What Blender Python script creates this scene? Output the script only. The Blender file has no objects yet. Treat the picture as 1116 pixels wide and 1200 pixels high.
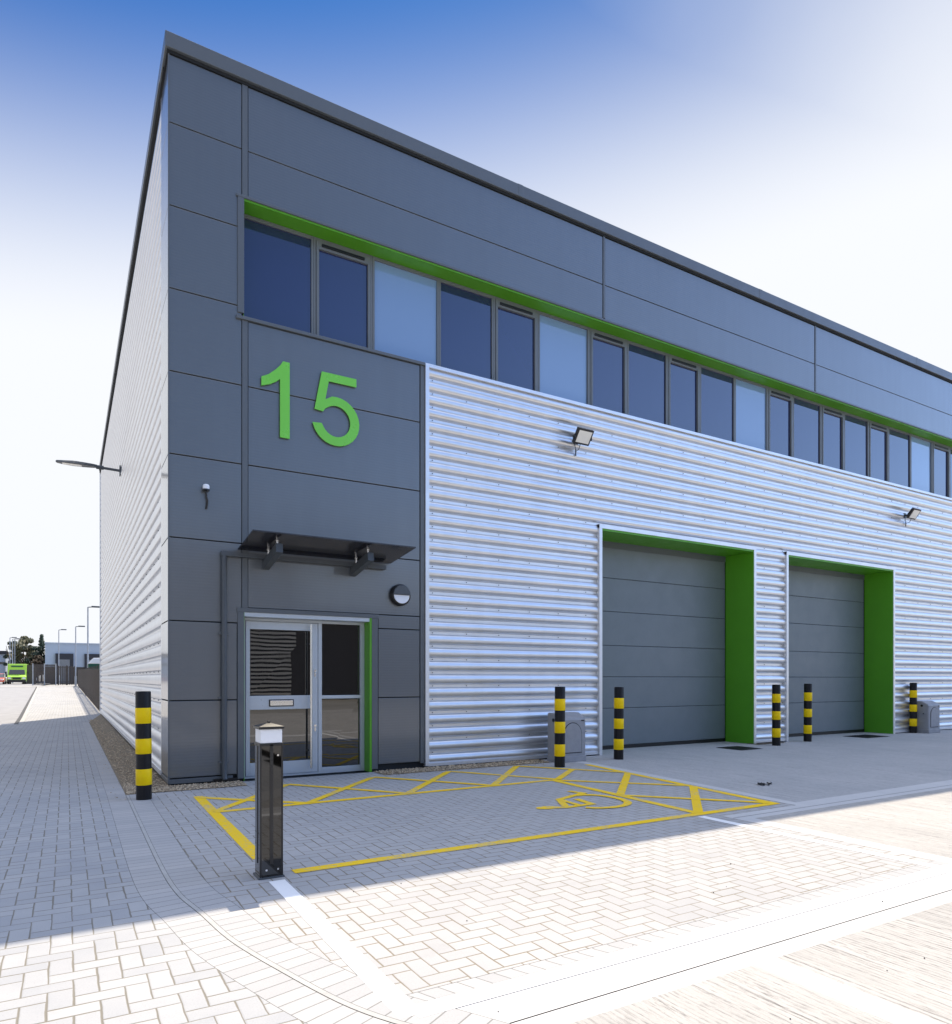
import bpy, math, random
from mathutils import Vector, Matrix, Euler
random.seed(15)
R = math.radians
sc = bpy.context.scene
C = sc.collection

# ------------------------------------------------------------------ mesh helper
class MB:
    def __init__(s): s.v = []; s.f = []; s.m = Matrix.Identity(4); s.uv = None
    def add(s, vs, fs):
        b = len(s.v); s.v += [tuple(s.m @ Vector(p)) for p in vs]; s.f += [tuple(b + i for i in f) for f in fs]
        return s
    def box(s, x0, x1, y0, y1, z0, z1):
        vs = [(x, y, z) for x in (x0, x1) for y in (y0, y1) for z in (z0, z1)]
        return s.add(vs, [(0,1,3,2),(4,6,7,5),(0,4,5,1),(2,3,7,6),(0,2,6,4),(1,5,7,3)])
    def quad(s, *p): return s.add(p, [tuple(range(len(p)))])
    def lathe(s, prof, n=32, c=(0,0,0), axis='z', cap=True):
        vs = []; fs = []
        for r, h in prof:
            for i in range(n):
                a = 2*math.pi*i/n; x, y = r*math.cos(a), r*math.sin(a)
                p = {'z': (x, y, h), 'y': (x, h, y), 'x': (h, x, y)}[axis]
                vs.append((p[0]+c[0], p[1]+c[1], p[2]+c[2]))
        for k in range(len(prof)-1):
            for i in range(n):
                j = (i+1) % n
                fs.append((k*n+i, k*n+j, (k+1)*n+j, (k+1)*n+i))
        if cap:
            fs.append(tuple(range(n))[::-1]); fs.append(tuple((len(prof)-1)*n+i for i in range(n)))
        return s.add(vs, fs)
    def tube(s, pts, r, n=10):
        pts = [Vector(p) for p in pts]; vs = []; fs = []
        for k, p in enumerate(pts):
            d = (pts[min(k+1, len(pts)-1)] - pts[max(k-1, 0)]).normalized()
            u = d.orthogonal().normalized() if abs(d.z) > .99 else d.cross(Vector((0,0,1))).normalized()
            w = d.cross(u)
            rr = r[k] if isinstance(r, (list, tuple)) else r
            for i in range(n):
                a = 2*math.pi*i/n; vs.append(tuple(p + u*math.cos(a)*rr + w*math.sin(a)*rr))
        for k in range(len(pts)-1):
            for i in range(n):
                j = (i+1) % n; fs.append((k*n+i, k*n+j, (k+1)*n+j, (k+1)*n+i))
        fs.append(tuple(range(n))[::-1]); fs.append(tuple((len(pts)-1)*n+i for i in range(n)))
        return s.add(vs, fs)
    def prism(s, poly, y0, y1, plane='xz'):
        n = len(poly)
        f = {'xz': lambda a, b, h: (a, h, b), 'xy': lambda a, b, h: (a, b, h), 'yz': lambda a, b, h: (h, a, b)}[plane]
        vs = [f(a, b, y0) for a, b in poly] + [f(a, b, y1) for a, b in poly]
        fs = [tuple(range(n)), tuple(range(n, 2*n))[::-1]] + [(i, n+i, n+(i+1) % n, (i+1) % n) for i in range(n)]
        return s.add(vs, fs)
    def build(s, name, mat, parent=None, smooth=None, bevel=0, fix=True):
        me = bpy.data.meshes.new(name); me.from_pydata(s.v, [], s.f); me.validate()
        if fix:
            import bmesh
            bm = bmesh.new(); bm.from_mesh(me); bmesh.ops.recalc_face_normals(bm, faces=bm.faces); bm.to_mesh(me); bm.free()
        me.materials.append(mat)
        o = bpy.data.objects.new(name, me); C.objects.link(o)
        if smooth is not None:
            me.shade_smooth(); me.set_sharp_from_angle(angle=R(smooth))
        if bevel:
            b = o.modifiers.new('bevel', 'BEVEL'); b.width = bevel; b.segments = 2; b.limit_method = 'ANGLE'; b.angle_limit = R(40)
        if parent: o.parent = parent
        return o

def tag(o, label=None, cat=None, group=None, kind=None):
    if label: o['label'] = label
    if cat: o['category'] = cat
    if group: o['group'] = group
    if kind: o['kind'] = kind
    return o
def empty(name, loc, label, cat, group=None, rz=0):
    o = bpy.data.objects.new(name, None); C.objects.link(o); o.location = loc; o.rotation_euler = (0, 0, rz)
    o.empty_display_size = .2
    return tag(o, label, cat, group)
def struct(o): o['kind'] = 'structure'; return o
def copy_tree(o, parent=None):
    c = o.copy(); C.objects.link(c)
    if parent: c.parent = parent
    for ch in [x for x in C.objects if x.parent is o]: copy_tree(ch, c)
    return c

# ------------------------------------------------------------------ materials
def boxes(name, mat, parent, L, bevel=0):
    out = []
    for q in L:
        b = MB(); b.box(*q); out.append(b.build(name, mat, parent, bevel=bevel))
    return out
class NT:
    def __init__(s, name):
        s.mat = bpy.data.materials.new(name); s.mat.use_nodes = True
        s.t = s.mat.node_tree; s.b = s.t.nodes['Principled BSDF']
    def n(s, ty, **kw):
        x = s.t.nodes.new(ty)
        for k, v in kw.items(): setattr(x, k, v)
        return x
    def link(s, a, b): s.t.links.new(a, b)
    def val(s, i, v):
        if hasattr(v, 'links') or hasattr(v, 'is_linked'): s.link(v, i)
        else: i.default_value = v
    def m(s, op, a, b=0.0, c=None):
        x = s.n('ShaderNodeMath', operation=op); s.val(x.inputs[0], a); s.val(x.inputs[1], b)
        if c is not None: s.val(x.inputs[2], c)
        return x.outputs[0]
    def mix(s, f, a, b):
        x = s.n('ShaderNodeMix', data_type='RGBA'); s.val(x.inputs[0], f); s.val(x.inputs[6], a); s.val(x.inputs[7], b)
        return x.outputs[2]
    def mixf(s, f, a, b):
        x = s.n('ShaderNodeMix', data_type='FLOAT'); s.val(x.inputs[0], f); s.val(x.inputs[2], a); s.val(x.inputs[3], b)
        return x.outputs[0]
    def pos(s): return s.n('ShaderNodeNewGeometry').outputs['Position']
    def objc(s): return s.n('ShaderNodeTexCoord').outputs['Object']
    def scale(s, v, sc_, loc=(0,0,0)):
        x = s.n('ShaderNodeMapping'); s.link(v, x.inputs[0]); x.inputs['Scale'].default_value = sc_; x.inputs['Location'].default_value = loc
        return x.outputs[0]
    def noise(s, v, scale, det=4, rough=.55):
        x = s.n('ShaderNodeTexNoise'); s.link(v, x.inputs['Vector']); x.inputs['Scale'].default_value = scale
        x.inputs['Detail'].default_value = det; x.inputs['Roughness'].default_value = rough
        return x.outputs['Fac']
    def ramp(s, f, a, b):   # map range clamped 0..1
        x = s.n('ShaderNodeMapRange'); s.link(f, x.inputs[0]); x.inputs[1].default_value = a; x.inputs[2].default_value = b
        return x.outputs[0]
    def bump(s, h, strength=.3, dist=.01, prev=None):
        x = s.n('ShaderNodeBump'); s.link(h, x.inputs['Height']); x.inputs['Strength'].default_value = strength; x.inputs['Distance'].default_value = dist
        if prev: s.link(prev, x.inputs['Normal'])
        s.link(x.outputs[0], s.b.inputs['Normal']); return x.outputs[0]
    def set(s, **kw):
        N = dict(col='Base Color', rough='Roughness', metal='Metallic', ior='IOR', coat='Coat Weight', coatr='Coat Roughness', spec='Specular IOR Level', em='Emission Color', ems='Emission Strength', trans='Transmission Weight', alpha='Alpha', aniso='Anisotropic')
        for k, v in kw.items():
            if k in ('col', 'em') and isinstance(v, tuple) and len(v) == 3: v = v + (1,)
            s.val(s.b.inputs[N[k]], v)
        return s

def c4(c, k=1.0): return (c[0]*k, c[1]*k, c[2]*k, 1)
def paint(name, col, rough=.45, metal=0, var=.12, scale=3., rv=.08, **kw):
    t = NT(name); p = t.pos()
    n1 = t.noise(p, scale, 5); n2 = t.noise(p, scale*9, 3)
    f = t.m('ADD', t.m('MULTIPLY', n1, .7), t.m('MULTIPLY', n2, .3)); f = t.ramp(f, .3, .7)
    t.set(col=t.mix(f, c4(col, 1-var), c4(col, 1+var)), rough=t.mixf(f, rough+rv, max(.02, rough-rv)), metal=metal, **kw)
    return t.mat

def herring(name, cA, cB, cJ, w=.1, jw=.0035, tint=.3, jdark=1.0, wear=True, bmp=.6):
    t = NT(name); p = t.pos()
    wob = t.n('ShaderNodeTexNoise'); t.link(p, wob.inputs['Vector']); wob.inputs['Scale'].default_value = 7.
    wv = t.n('ShaderNodeVectorMath', operation='MULTIPLY_ADD'); t.link(wob.outputs['Color'], wv.inputs[0]); wv.inputs[1].default_value = (.009, .009, 0); t.link(p, wv.inputs[2])
    sx = t.n('ShaderNodeSeparateXYZ'); t.link(wv.outputs[0], sx.inputs[0])
    u = t.m('DIVIDE', sx.outputs[0], w); v = t.m('DIVIDE', sx.outputs[1], w)
    i = t.m('FLOOR', u); j = t.m('FLOOR', v); fx = t.m('SUBTRACT', u, i); fy = t.m('SUBTRACT', v, j)
    d = t.m('SUBTRACT', i, j)
    m = t.m('FLOORED_MODULO', d, 4.)
    def eq(k): return t.m('COMPARE', m, float(k), .25)
    m1, m2, m3 = eq(1), eq(2), eq(3)
    hor = t.m('LESS_THAN', m, 1.5)
    ix = t.m('SUBTRACT', 1., fx); iy = t.m('SUBTRACT', 1., fy)
    hx = t.mixf(m1, fx, ix); hy = t.m('MINIMUM', fy, iy)
    vx = t.m('MINIMUM', fx, ix); vy = t.mixf(m3, iy, fy)
    dh = t.m('MINIMUM', hx, hy); dv = t.m('MINIMUM', vx, vy)
    dist = t.m('MULTIPLY', t.mixf(hor, dv, dh), w)
    bi = t.m('SUBTRACT', i, m1); bj = t.m('SUBTRACT', j, m2)
    cv = t.n('ShaderNodeCombineXYZ'); t.link(bi, cv.inputs[0]); t.link(bj, cv.inputs[1]); t.link(hor, cv.inputs[2])
    wn = t.n('ShaderNodeTexWhiteNoise', noise_dimensions='3D'); t.link(cv.outputs[0], wn.inputs['Vector'])
    rnd = wn.outputs['Value']
    # joint width varies over the ground
    jn = t.noise(p, 2.3, 3); jwid = t.m('MULTIPLY', t.ramp(jn, .35, .75), jw*1.3); jwid = t.m('ADD', jwid, jw*.35)
    jf = t.m('SUBTRACT', 1., t.m('MINIMUM', t.m('MAXIMUM', t.m('DIVIDE', t.m('SUBTRACT', dist, jwid), .003), 0.), 1.))
    big = t.ramp(t.noise(p, .55, 5), .3, .7); fine = t.noise(p, 130., 4, .7); mid = t.noise(p, 6., 5)
    f = t.m('ADD', t.m('MULTIPLY', rnd, tint), t.m('ADD', t.m('MULTIPLY', big, .35), t.m('MULTIPLY', mid, .4)))
    f = t.ramp(f, .15, .85+tint*.3)
    col = t.mix(f, c4(cA), c4(cB))
    col = t.mix(t.m('MULTIPLY', t.ramp(fine, .5, .75), .35), col, c4(cA, .62))
    st = t.ramp(t.noise(t.scale(p, (1,1,1), (3.3, 8, 0)), 1.1, 6, .7), .58, .75)
    col = t.mix(t.m('MULTIPLY', st, .35), col, c4(cA, .6))
    col = t.mix(t.m('MULTIPLY', jf, jdark), col, c4(cJ))
    t.set(col=col, rough=.9, spec=.25)
    edge = t.m('MINIMUM', t.m('DIVIDE', dist, .009), 1.)
    h = t.m('ADD', edge, t.m('MULTIPLY', fine, .25)); h = t.m('ADD', h, t.m('MULTIPLY', rnd, .3))
    t.bump(h, bmp, .004)
    return t.mat

def course(name, cA, cB, cJ, jw=.004):     # soldier course: UV x along the course (metres), y across
    t = NT(name); uv = t.n('ShaderNodeUVMap').outputs[0]; p = t.pos()
    s = t.n('ShaderNodeSeparateXYZ'); t.link(uv, s.inputs[0])
    u = t.m('DIVIDE', s.outputs[0], .1); i = t.m('FLOOR', u); fx = t.m('SUBTRACT', u, i)
    dx = t.m('MULTIPLY', t.m('MINIMUM', fx, t.m('SUBTRACT', 1., fx)), .1)
    v = s.outputs[1]; dy = t.m('MINIMUM', v, t.m('SUBTRACT', s.outputs[2], v)) if False else v
    jfx = t.m('LESS_THAN', dx, jw*.6)
    wn = t.n('ShaderNodeTexWhiteNoise', noise_dimensions='1D'); t.link(i, wn.inputs['W'])
    e = t.m('MINIMUM', v, t.m('SUBTRACT', 1., v)); jfy = t.m('LESS_THAN', e, .016)
    jf = t.m('MAXIMUM', t.m('MULTIPLY', jfx, .7), jfy)
    f = t.m('ADD', t.m('MULTIPLY', wn.outputs[0], .6), t.m('MULTIPLY', t.noise(p, 5., 5), .4))
    col = t.mix(f, c4(cA), c4(cB)); fine = t.noise(p, 130., 4, .7)
    col = t.mix(t.m('MULTIPLY', t.ramp(fine, .5, .75), .35), col, c4(cA, .62))
    col = t.mix(jf, col, c4(cJ)); t.set(col=col, rough=.9, spec=.25)
    t.bump(t.m('ADD', t.m('SUBTRACT', 1., jf), t.m('MULTIPLY', fine, .25)), .6, .004)
    return t.mat

def concrete(name, cA, cB, brush=1.0, dark=.55, dirx=True):
    t = NT(name); p = t.pos()
    s1 = t.scale(p, (44, 1.5, 1)); s2 = t.scale(p, (140, 14., 1)); s3 = t.scale(p, (5, .6, 1))
    n1 = t.noise(s1, 1., 3, .6); n2 = t.noise(s2, 1., 3, .7); n3 = t.noise(s3, 1., 4, .6); big = t.noise(p, .6, 6, .6); fine = t.noise(p, 90., 4, .7)
    sx = t.n('ShaderNodeSeparateXYZ'); t.link(p, sx.inputs[0])
    wv = t.m('SINE', t.m('ADD', t.m('MULTIPLY', sx.outputs[0], 2*math.pi/.031), t.m('MULTIPLY', t.noise(t.scale(p, (3, .5, 1)), 1., 3), 14.)))
    st = t.m('ADD', t.m('ADD', t.m('MULTIPLY', n1, .42), t.m('MULTIPLY', n2, .5)), t.m('MULTIPLY', t.m('ADD', wv, 1.), .04))
    f = t.m('ADD', t.m('MULTIPLY', big, .5), t.m('MULTIPLY', n3, .5)); f = t.ramp(f, .3, .7)
    col = t.mix(f, c4(cA), c4(cB))
    line = t.m('MULTIPLY', t.ramp(st, .5, .66), brush*.8)
    line = t.m('MULTIPLY', line, t.m('ADD', .5, t.m('MULTIPLY', t.ramp(n3, .35, .65), .7)))
    col = t.mix(line, col, c4(cA, dark))
    pit = t.m('MULTIPLY', t.ramp(fine, .62, .74), .6*brush+.15)
    col = t.mix(pit, col, c4(cA, .5))
    t.set(col=col, rough=.92, spec=.25); t.bump(t.m('SUBTRACT', fine, t.m('MULTIPLY', st, 1.5*brush)), .5, .006)
    return t.mat

M = {}
t = NT('grey panel coating'); p = t.pos()
sz = t.n('ShaderNodeSeparateXYZ'); t.link(p, sz.inputs[0])
rib = t.m('SINE', t.m('MULTIPLY', sz.outputs[2], 2*math.pi/.04)); big = t.ramp(t.noise(p, .9, 5), .3, .7); streak = t.ramp(t.noise(t.scale(p, (5, 5, .35)), 1., 5), .35, .7)
f = t.m('ADD', t.m('MULTIPLY', big, .5), t.m('MULTIPLY', streak, .5))
t.set(col=t.mix(f, (.086,.098,.110,1), (.098,.111,.124,1)), rough=t.mixf(f, .36, .28), ior=1.7, coat=.9, coatr=.1)
nb = t.bump(t.noise(t.scale(p, (1, 1, 1.6)), 1.1, 2), .16, .02); t.bump(rib, .2, .0015, nb); M['panel'] = t.mat
M['trim'] = paint('grey trim', (.105,.118,.130), .38, 0, .05, coat=.2)
M['gap'] = paint('dark joint', (.012,.014,.016), .8)
t = NT('silver cladding'); p = t.pos(); n1 = t.ramp(t.noise(t.scale(p, (.5,.5,2)), 1.2, 5), .3, .7); n2 = t.noise(t.scale(p, (40,40,40)), 1., 4)
st = t.ramp(t.noise(t.scale(p, (4,4,.4)), 1., 5), .4, .8)
t.set(col=t.mix(t.m('MULTIPLY', st, .35), t.mix(n1, (.70,.705,.72,1), (.77,.775,.785,1)), (.58,.58,.58,1)), rough=t.mixf(n1, .30, .38), metal=.78)
t.bump(n2, .04, .002); M['silver'] = t.mat
M['silver_trim'] = paint('silver trim', (.74,.75,.77), .35, .6, .04)
M['green'] = paint('green flashing', (.10,.36,.015), .42, 0, .05)
M['digit'] = paint('bright green acrylic', (.18,.62,.06), .3, 0, .03)
M['digit_edge'] = M['digit']
M['door'] = paint('roller door grey', (.17,.20,.215), .4, 0, .05)
M['alu'] = paint('silver door frame', (.52,.56,.60), .35, .25, .04)
M['steel'] = paint('brushed steel', (.7,.7,.7), .22, 1, .04)
M['wframe'] = paint('window frame grey', (.15,.165,.175), .4, 0, .05)
def glass(name, col, ior=1.75, rough=.015, warp=.05):
    t = NT(name); p = t.pos(); n = t.noise(p, 1.3, 2); t.set(col=col, rough=rough, ior=ior, coat=.6, coatr=.01)
    t.bump(n, warp, .02); return t.mat
M['glass'] = glass('dark tinted glass', (.014,.022,.085))
M['glass2'] = glass('pale backed glass', (.20,.31,.50), 1.6)
M['doorglass'] = glass('entrance door glass', (.006,.007,.008), 1.85, .01, .045)
M['canopyglass'] = paint('dark smoked canopy sheet', (.022,.022,.03), .12, 0, .1)
M['darkgrey'] = paint('anthracite metal', (.07,.08,.09), .4)
M['black'] = paint('black paint', (.012,.012,.013), .35)
M['blackgloss'] = paint('gloss black metal', (.004,.0035,.003), .035, 0, .1, rv=.01, coat=.6, coatr=.01)
M['yellow'] = paint('yellow plastic band', (1.0,.66,.002), .4, 0, .08, 14., spec=.2)
t = NT('black bollard plastic'); p = t.pos(); n = t.ramp(t.noise(t.scale(p,(60,60,3)), 1., 4), .3, .7); t.set(col=t.mix(n, (.010,.010,.012,1), (.020,.018,.018,1)), rough=.4, spec=.2); M['bblack'] = t.mat
M['white'] = paint('white opal plastic', (.82,.83,.85), .3, 0, .03)
M['floodlens'] = paint('floodlight lens', (.85,.83,.76), .2, .2, .05)
M['boxgrey'] = paint('grey plastic box', (.31,.31,.325), .5, 0, .10, 9.)
# ground
PA = (.37,.37,.375); PB = (.47,.46,.45)
M['paving'] = herring('block paving', PA, PB, (.23,.20,.155), jw=.0030, tint=.28)
M['foot'] = herring('footpath block paving', (.33,.34,.36), (.48,.475,.465), (.21,.195,.165), jw=.0028, tint=.3)
M['course'] = course('soldier course', (.38,.38,.385), (.48,.47,.46), (.15,.15,.14), .006)
M['conc'] = concrete('brushed yard concrete', (.37,.375,.38), (.51,.50,.49), 1.35, .5)
M['conc2'] = concrete('ribbed concrete', (.36,.35,.335), (.52,.50,.475), 1.3, .36)
M['smooth'] = concrete('smooth trowelled concrete', (.50,.50,.50), (.60,.59,.58), .08)
M['asphalt'] = paint('asphalt', (.30,.30,.31), .9, 0, .15, 2.)
M['kerb'] = paint('kerb concrete', (.42,.415,.40), .9, 0, .15, 6.)
M['ground'] = paint('far ground', (.28,.27,.25), .95, 0, .2, .3)
def marking(name, col, under, thr=.62, wornk=.75):
    t = NT(name); p = t.pos(); n = t.noise(p, 28., 6, .75); b = t.noise(p, 2.2, 3)
    w = t.ramp(t.m('ADD', t.m('MULTIPLY', n, .6), t.m('MULTIPLY', b, .4)), thr-.07, thr+.05)
    t.set(col=t.mix(t.m('MULTIPLY', w, wornk), c4(col), c4(under)), rough=.85, spec=.12); t.bump(t.noise(p, 120., 3), .4, .003); return t.mat
M['yline'] = marking('yellow line paint', (.93,.61,.03), (.45,.42,.32), .57)
M['wline'] = marking('white line paint', (.84,.84,.84), (.5,.5,.5), .66)
M['iron'] = paint('cast iron', (.035,.035,.037), .55, .3, .3, 20.)
M['rust'] = paint('brown cover', (.16,.13,.09), .8, 0, .3, 10.)

# ------------------------------------------------------------------ setting: ground
def gz(y): return 0. if y < 20 else .0068*(y-20)
def sheet(name, poly, z, mat, follow=False):
    b = MB(); b.add([(x, y, z + (gz(y) if follow else 0)) for x, y in poly], [tuple(range(len(poly)))])
    o = b.build(name, mat, fix=False)
    if o.data.polygons[0].normal.z < 0: o.data.flip_normals()
    return struct(o)
def ribbon(name, left, right, zs, mat, uvw=None):
    b = MB(); n = len(left); z = (lambda y: zs + gz(y))
    b.v = [(x, y, z(y)) for x, y in left] + [(x, y, z(y)) for x, y in right]
    b.f = [(i, i+1, n+i+1, n+i) for i in range(n-1)]
    o = b.build(name, mat, fix=False)
    me = o.data
    if me.polygons[0].normal.z < 0: me.flip_normals()
    if uvw:
        s = [0.]
        for i in range(n-1): s.append(s[-1] + (Vector(left[i+1]) - Vector(left[i])).length)
        L = me.uv_layers.new(name='UVMap')
        for lp in me.loops:
            vi = lp.vertex_index; L.data[lp.index].uv = (s[vi % n], 0. if vi < n else 1.)
    return struct(o)
# base ground to the horizon (rises gently behind the building)
ys = [-400, -40, 20, 160, 600, 3000]
b = MB()
for k, y in enumerate(ys): b.v += [(-1500, y, -.14 + gz(min(y, 160))), (1500, y, -.14 + gz(min(y, 160)))]
b.f = [(2*k, 2*k+1, 2*k+3, 2*k+2) for k in range(len(ys)-1)]
struct(b.build('ground', M['ground'], fix=False))

def cr(pts, n=6):
    out = []; P = [Vector(p) for p in pts]; P = [P[0]*2-P[1]] + P + [P[-1]*2-P[-2]]
    for k in range(1, len(P)-2):
        for i in range(n):
            s = i/n; a, b_, c, d = P[k-1], P[k], P[k+1], P[k+2]
            out.append(tuple(.5*((2*b_) + (c-a)*s + (2*a-5*b_+4*c-d)*s*s + (3*b_-a-3*c+d)*s**3)))
    out.append(tuple(P[-2])); return out
L2 = cr([(-.52, 15.6), (-.52, 8), (-.52, 2), (-.52, .5), (-.52, -.43), (-.53, -2.), (-.54, -4.0), (-.52, -4.83), (-.45, -5.35), (-.38, -5.88), (-.25, -6.41), (-.09, -6.93), (.12, -7.32), (.40, -7.78), (.80, -8.22), (1.38, -8.68), (2.3, -9.2)])
# groove/kerb between the two courses and the inner course
def offset(L, d):
    P = [Vector(p) for p in L]; out = []
    for i, p_ in enumerate(P):
        t_ = (P[min(i+1, len(P)-1)]-P[max(i-1, 0)]).normalized(); out.append((p_.x-t_.y*d, p_.y+t_.x*d))
    return out
L2b = offset(L2, .028)
L1 = offset(L2, -.20)
ribbon('footpath_edging', L1, L2, 0, M['course'], True)
k0 = next(i for i, q in enumerate(L2) if q[1] < -.42); k1 = next(i for i, q in enumerate(L2) if q[1] < -8.9)
ribbon('drop_kerb', L2[k0:k1], L2b[k0:k1], .002, M['kerb'])
L3 = offset(L2b, .20)[k0:k1]
ribbon('bay_edging', L2b[k0:k1], L3, .002, M['course'], True)
# bay paving: right of the inner course
poly = [(-.275, -.30)] + [q for q in L3 if q[1] > -6.85] + [(.10, -6.93), (4.62, -6.93), (4.62, -4.93), (5.78, -4.93), (6.2, -.9), (6.2, -.02), (-.275, -.02)]
sheet('bay_paving', [q for i, q in enumerate(poly) if i == 0 or q != poly[i-1]], 0, M['paving'])
# bottom edging and slabs
ribbon('bay_row', [(.12, -6.932), (4.62, -6.932)], [(.16, -7.03), (4.62, -7.03)], 0, M['course'], True)
LS = [(.12, -7.14), (.33, -7.40)]
sheet('concrete_edging', [(.17, -7.03), (4.62, -7.03), (4.62, -7.14), (40, -7.14), (40, -7.372), (.36, -7.372)], 0, M['smooth'])
sheet('concrete_edging', [(.37, -7.380), (40, -7.380), (40, -7.50), (.45, -7.50)], 0, M['smooth'])
sheet('concrete_slab', [(.45, -7.50), (1.76, -7.50), (1.76, -9.3), (1.1, -8.3)], 0, M['conc2'])
sheet('concrete_edging', [(1.76, -7.50), (1.93, -7.50), (1.93, -12), (1.76, -12)], 0, M['smooth'])
sheet('concrete_slab', [(1.93, -7.50), (40, -7.50), (40, -18), (1.93, -18)], 0, M['conc2'])
sheet('yard_slab', [(4.80, -5.17), (40, -5.17), (40, -7.14), (4.80, -7.14)], 0, M['conc2'])
sheet('concrete_edging', [(4.62, -5.17), (4.80, -5.17), (4.80, -7.14), (4.62, -7.14)], 0, M['smooth'])
sheet('concrete_edging', [(4.62, -4.93), (40, -4.93), (40, -5.05), (4.62, -5.05)], 0, M['smooth'])
sheet('concrete_edging', [(4.62, -5.06), (40, -5.06), (40, -5.17), (4.62, -5.17)], 0, M['smooth'])
sheet('yard_slab', [(5.96, -4.82), (40, -4.82), (40, 1.0), (6.36, 1.0), (6.36, -.9)], 0, M['conc'])
sheet('concrete_edging', [(5.80, -4.93), (40, -4.93), (40, -4.82), (5.80, -4.82)], 0, M['smooth'])
sheet('concrete_edging', [(5.80, -4.82), (5.96, -4.82), (6.36, -.9), (6.36, 0), (6.2, 0), (6.2, -.9)], 0, M['smooth'])
# dark joints are the gaps between slabs: a bedding sheet just below
sheet('bedding', [(-.2, -7.0), (-.2, 1.2), (40, 1.2), (40, -18), (-.0, -18)], -.012, M['gap'])
# left pavement: one sheet out to the shadow line and on as the far footpath
fp = [(x, y) for x, y in L1]
sheet('footpath', fp[::-1] + [(-40, 15.6), (-40, -30), (2.2, -30)], 0, M['foot'])
yy = [15.6, 20, 30, 45, 65, 88]
kx = [-2.28, -2.38, -2.62, -2.98, -3.45, -4.0]; fxr = [.05, .02, .02, 0, 0, 0]
ribbon('footpath', list(zip(kx, yy)), list(zip(fxr, yy)), 0, M['foot'])
ribbon('kerb', [(x-.125, y) for x, y in zip(kx, yy)], list(zip(kx, yy)), .006, M['kerb'])
b = MB()
for i in range(len(yy)-1):
    b.add([(kx[i]-.125, yy[i], gz(yy[i])+.006), (kx[i+1]-.125, yy[i+1], gz(yy[i+1])+.006), (kx[i+1]-.125, yy[i+1], gz(yy[i+1])-.10), (kx[i]-.125, yy[i], gz(yy[i])-.10)], [(0,1,2,3)])
struct(b.build('kerb_face', M['gap'], fix=False))

ribbon('road', [(-60, 16.0)] + [(-60, q) for q in yy[1:]] + [(-60, 150)], [(-2.4, 16.0)] + [(a_-.13, q) for a_, q in zip(kx[1:], yy[1:])] + [(-2.0, 150)], -.008, M['asphalt'])
ribbon('road_edge', [(-60, 15.6), (-60, 16.0)], [(-2.30, 15.6), (-2.30, 16.0)], -.002, M['smooth'])
ribbon('far_pavement', [(-60, 84), (-60, 90)], [(4, 84), (4, 90)], .02, M['kerb'])

ribbon('gutter', [(x-.24, y) for x, y in zip(kx, yy)], [(x-.127, y) for x, y in zip(kx, yy)], .004, M['iron'])
# gravel strip: bed plus loose stones
M['gravelbed'] = paint('gravel bed', (.24,.19,.125), .95, 0, .4, 40.)
t = NT('gravel stones'); rn = t.n('ShaderNodeObjectInfo'); p = t.pos(); vr = t.n('ShaderNodeTexVoronoi'); t.link(p, vr.inputs['Vector']); vr.inputs['Scale'].default_value = 45.
sr = t.n('ShaderNodeSeparateColor'); t.link(vr.outputs['Color'], sr.inputs[0])
t.set(col=t.mix(sr.outputs[0], (.17,.125,.08,1), (.60,.48,.33,1)), rough=.9); M['gravel'] = t.mat
b = MB(); b.add([(-.52,-.44,.002),(.9,-.44,.002),(.9,.3,.002),(-.52,.3,.002)], [(0,1,2,3)])
b.add([(2.82,-.44,.002),(5.8,-.44,.002),(5.8,.05,.002),(2.82,.05,.002)], [(0,1,2,3)])
b.add([(-.52,.3,.002),(.05,.3,.002),(.05,21.2,.02),(-.52,15.6,.002)], [(0,1,2,3)])
tag(b.build('gravel_bed', M['gravelbed'], fix=False), kind='structure')
b = MB(); rg = random.Random(4)
def stone(x, y, r):
    z = .006 + r*.35; a = rg.uniform(0, 6.28); vs = []
    for k in range(5):
        an = a+k*1.2566; q = r*rg.uniform(.7, 1.25); vs.append((x+q*math.cos(an), y+q*math.sin(an), z-r*.2))
    vs.append((x+r*rg.uniform(-.3,.3), y+r*rg.uniform(-.3,.3), z+r*rg.uniform(.3,.8)))
    b.add(vs, [(k, (k+1) % 5, 5) for k in range(5)])
for _ in range(5200):
    q = rg.random()
    if q < .22: x, y = rg.uniform(-.50,.9), rg.uniform(-.43, 0)
    elif q < .5: x, y = rg.uniform(2.84,5.8), rg.uniform(-.43, 0)
    else: x, y = rg.uniform(-.50, 0), rg.uniform(0, 1)**1.6*17
    if -.30 < x+rg.gauss(0,.02) and x < .0 and y > 0 and rg.random() < .1: continue
    stone(x, y, rg.uniform(.008, .022))
# strays kicked on to the paving
for _ in range(170):
    if rg.random() < .5: stone(rg.uniform(2.8, 6.2), -.44-abs(rg.gauss(0,.15)), rg.uniform(.004,.011))
    else: stone(-.5-abs(rg.gauss(0,.12)), rg.uniform(-1.2, 9), rg.uniform(.004,.011))
o = b.build('gravel', M['gravel'], fix=False); tag(o, 'loose brown gravel strip along the foot of the building', 'gravel', kind='stuff')

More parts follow.
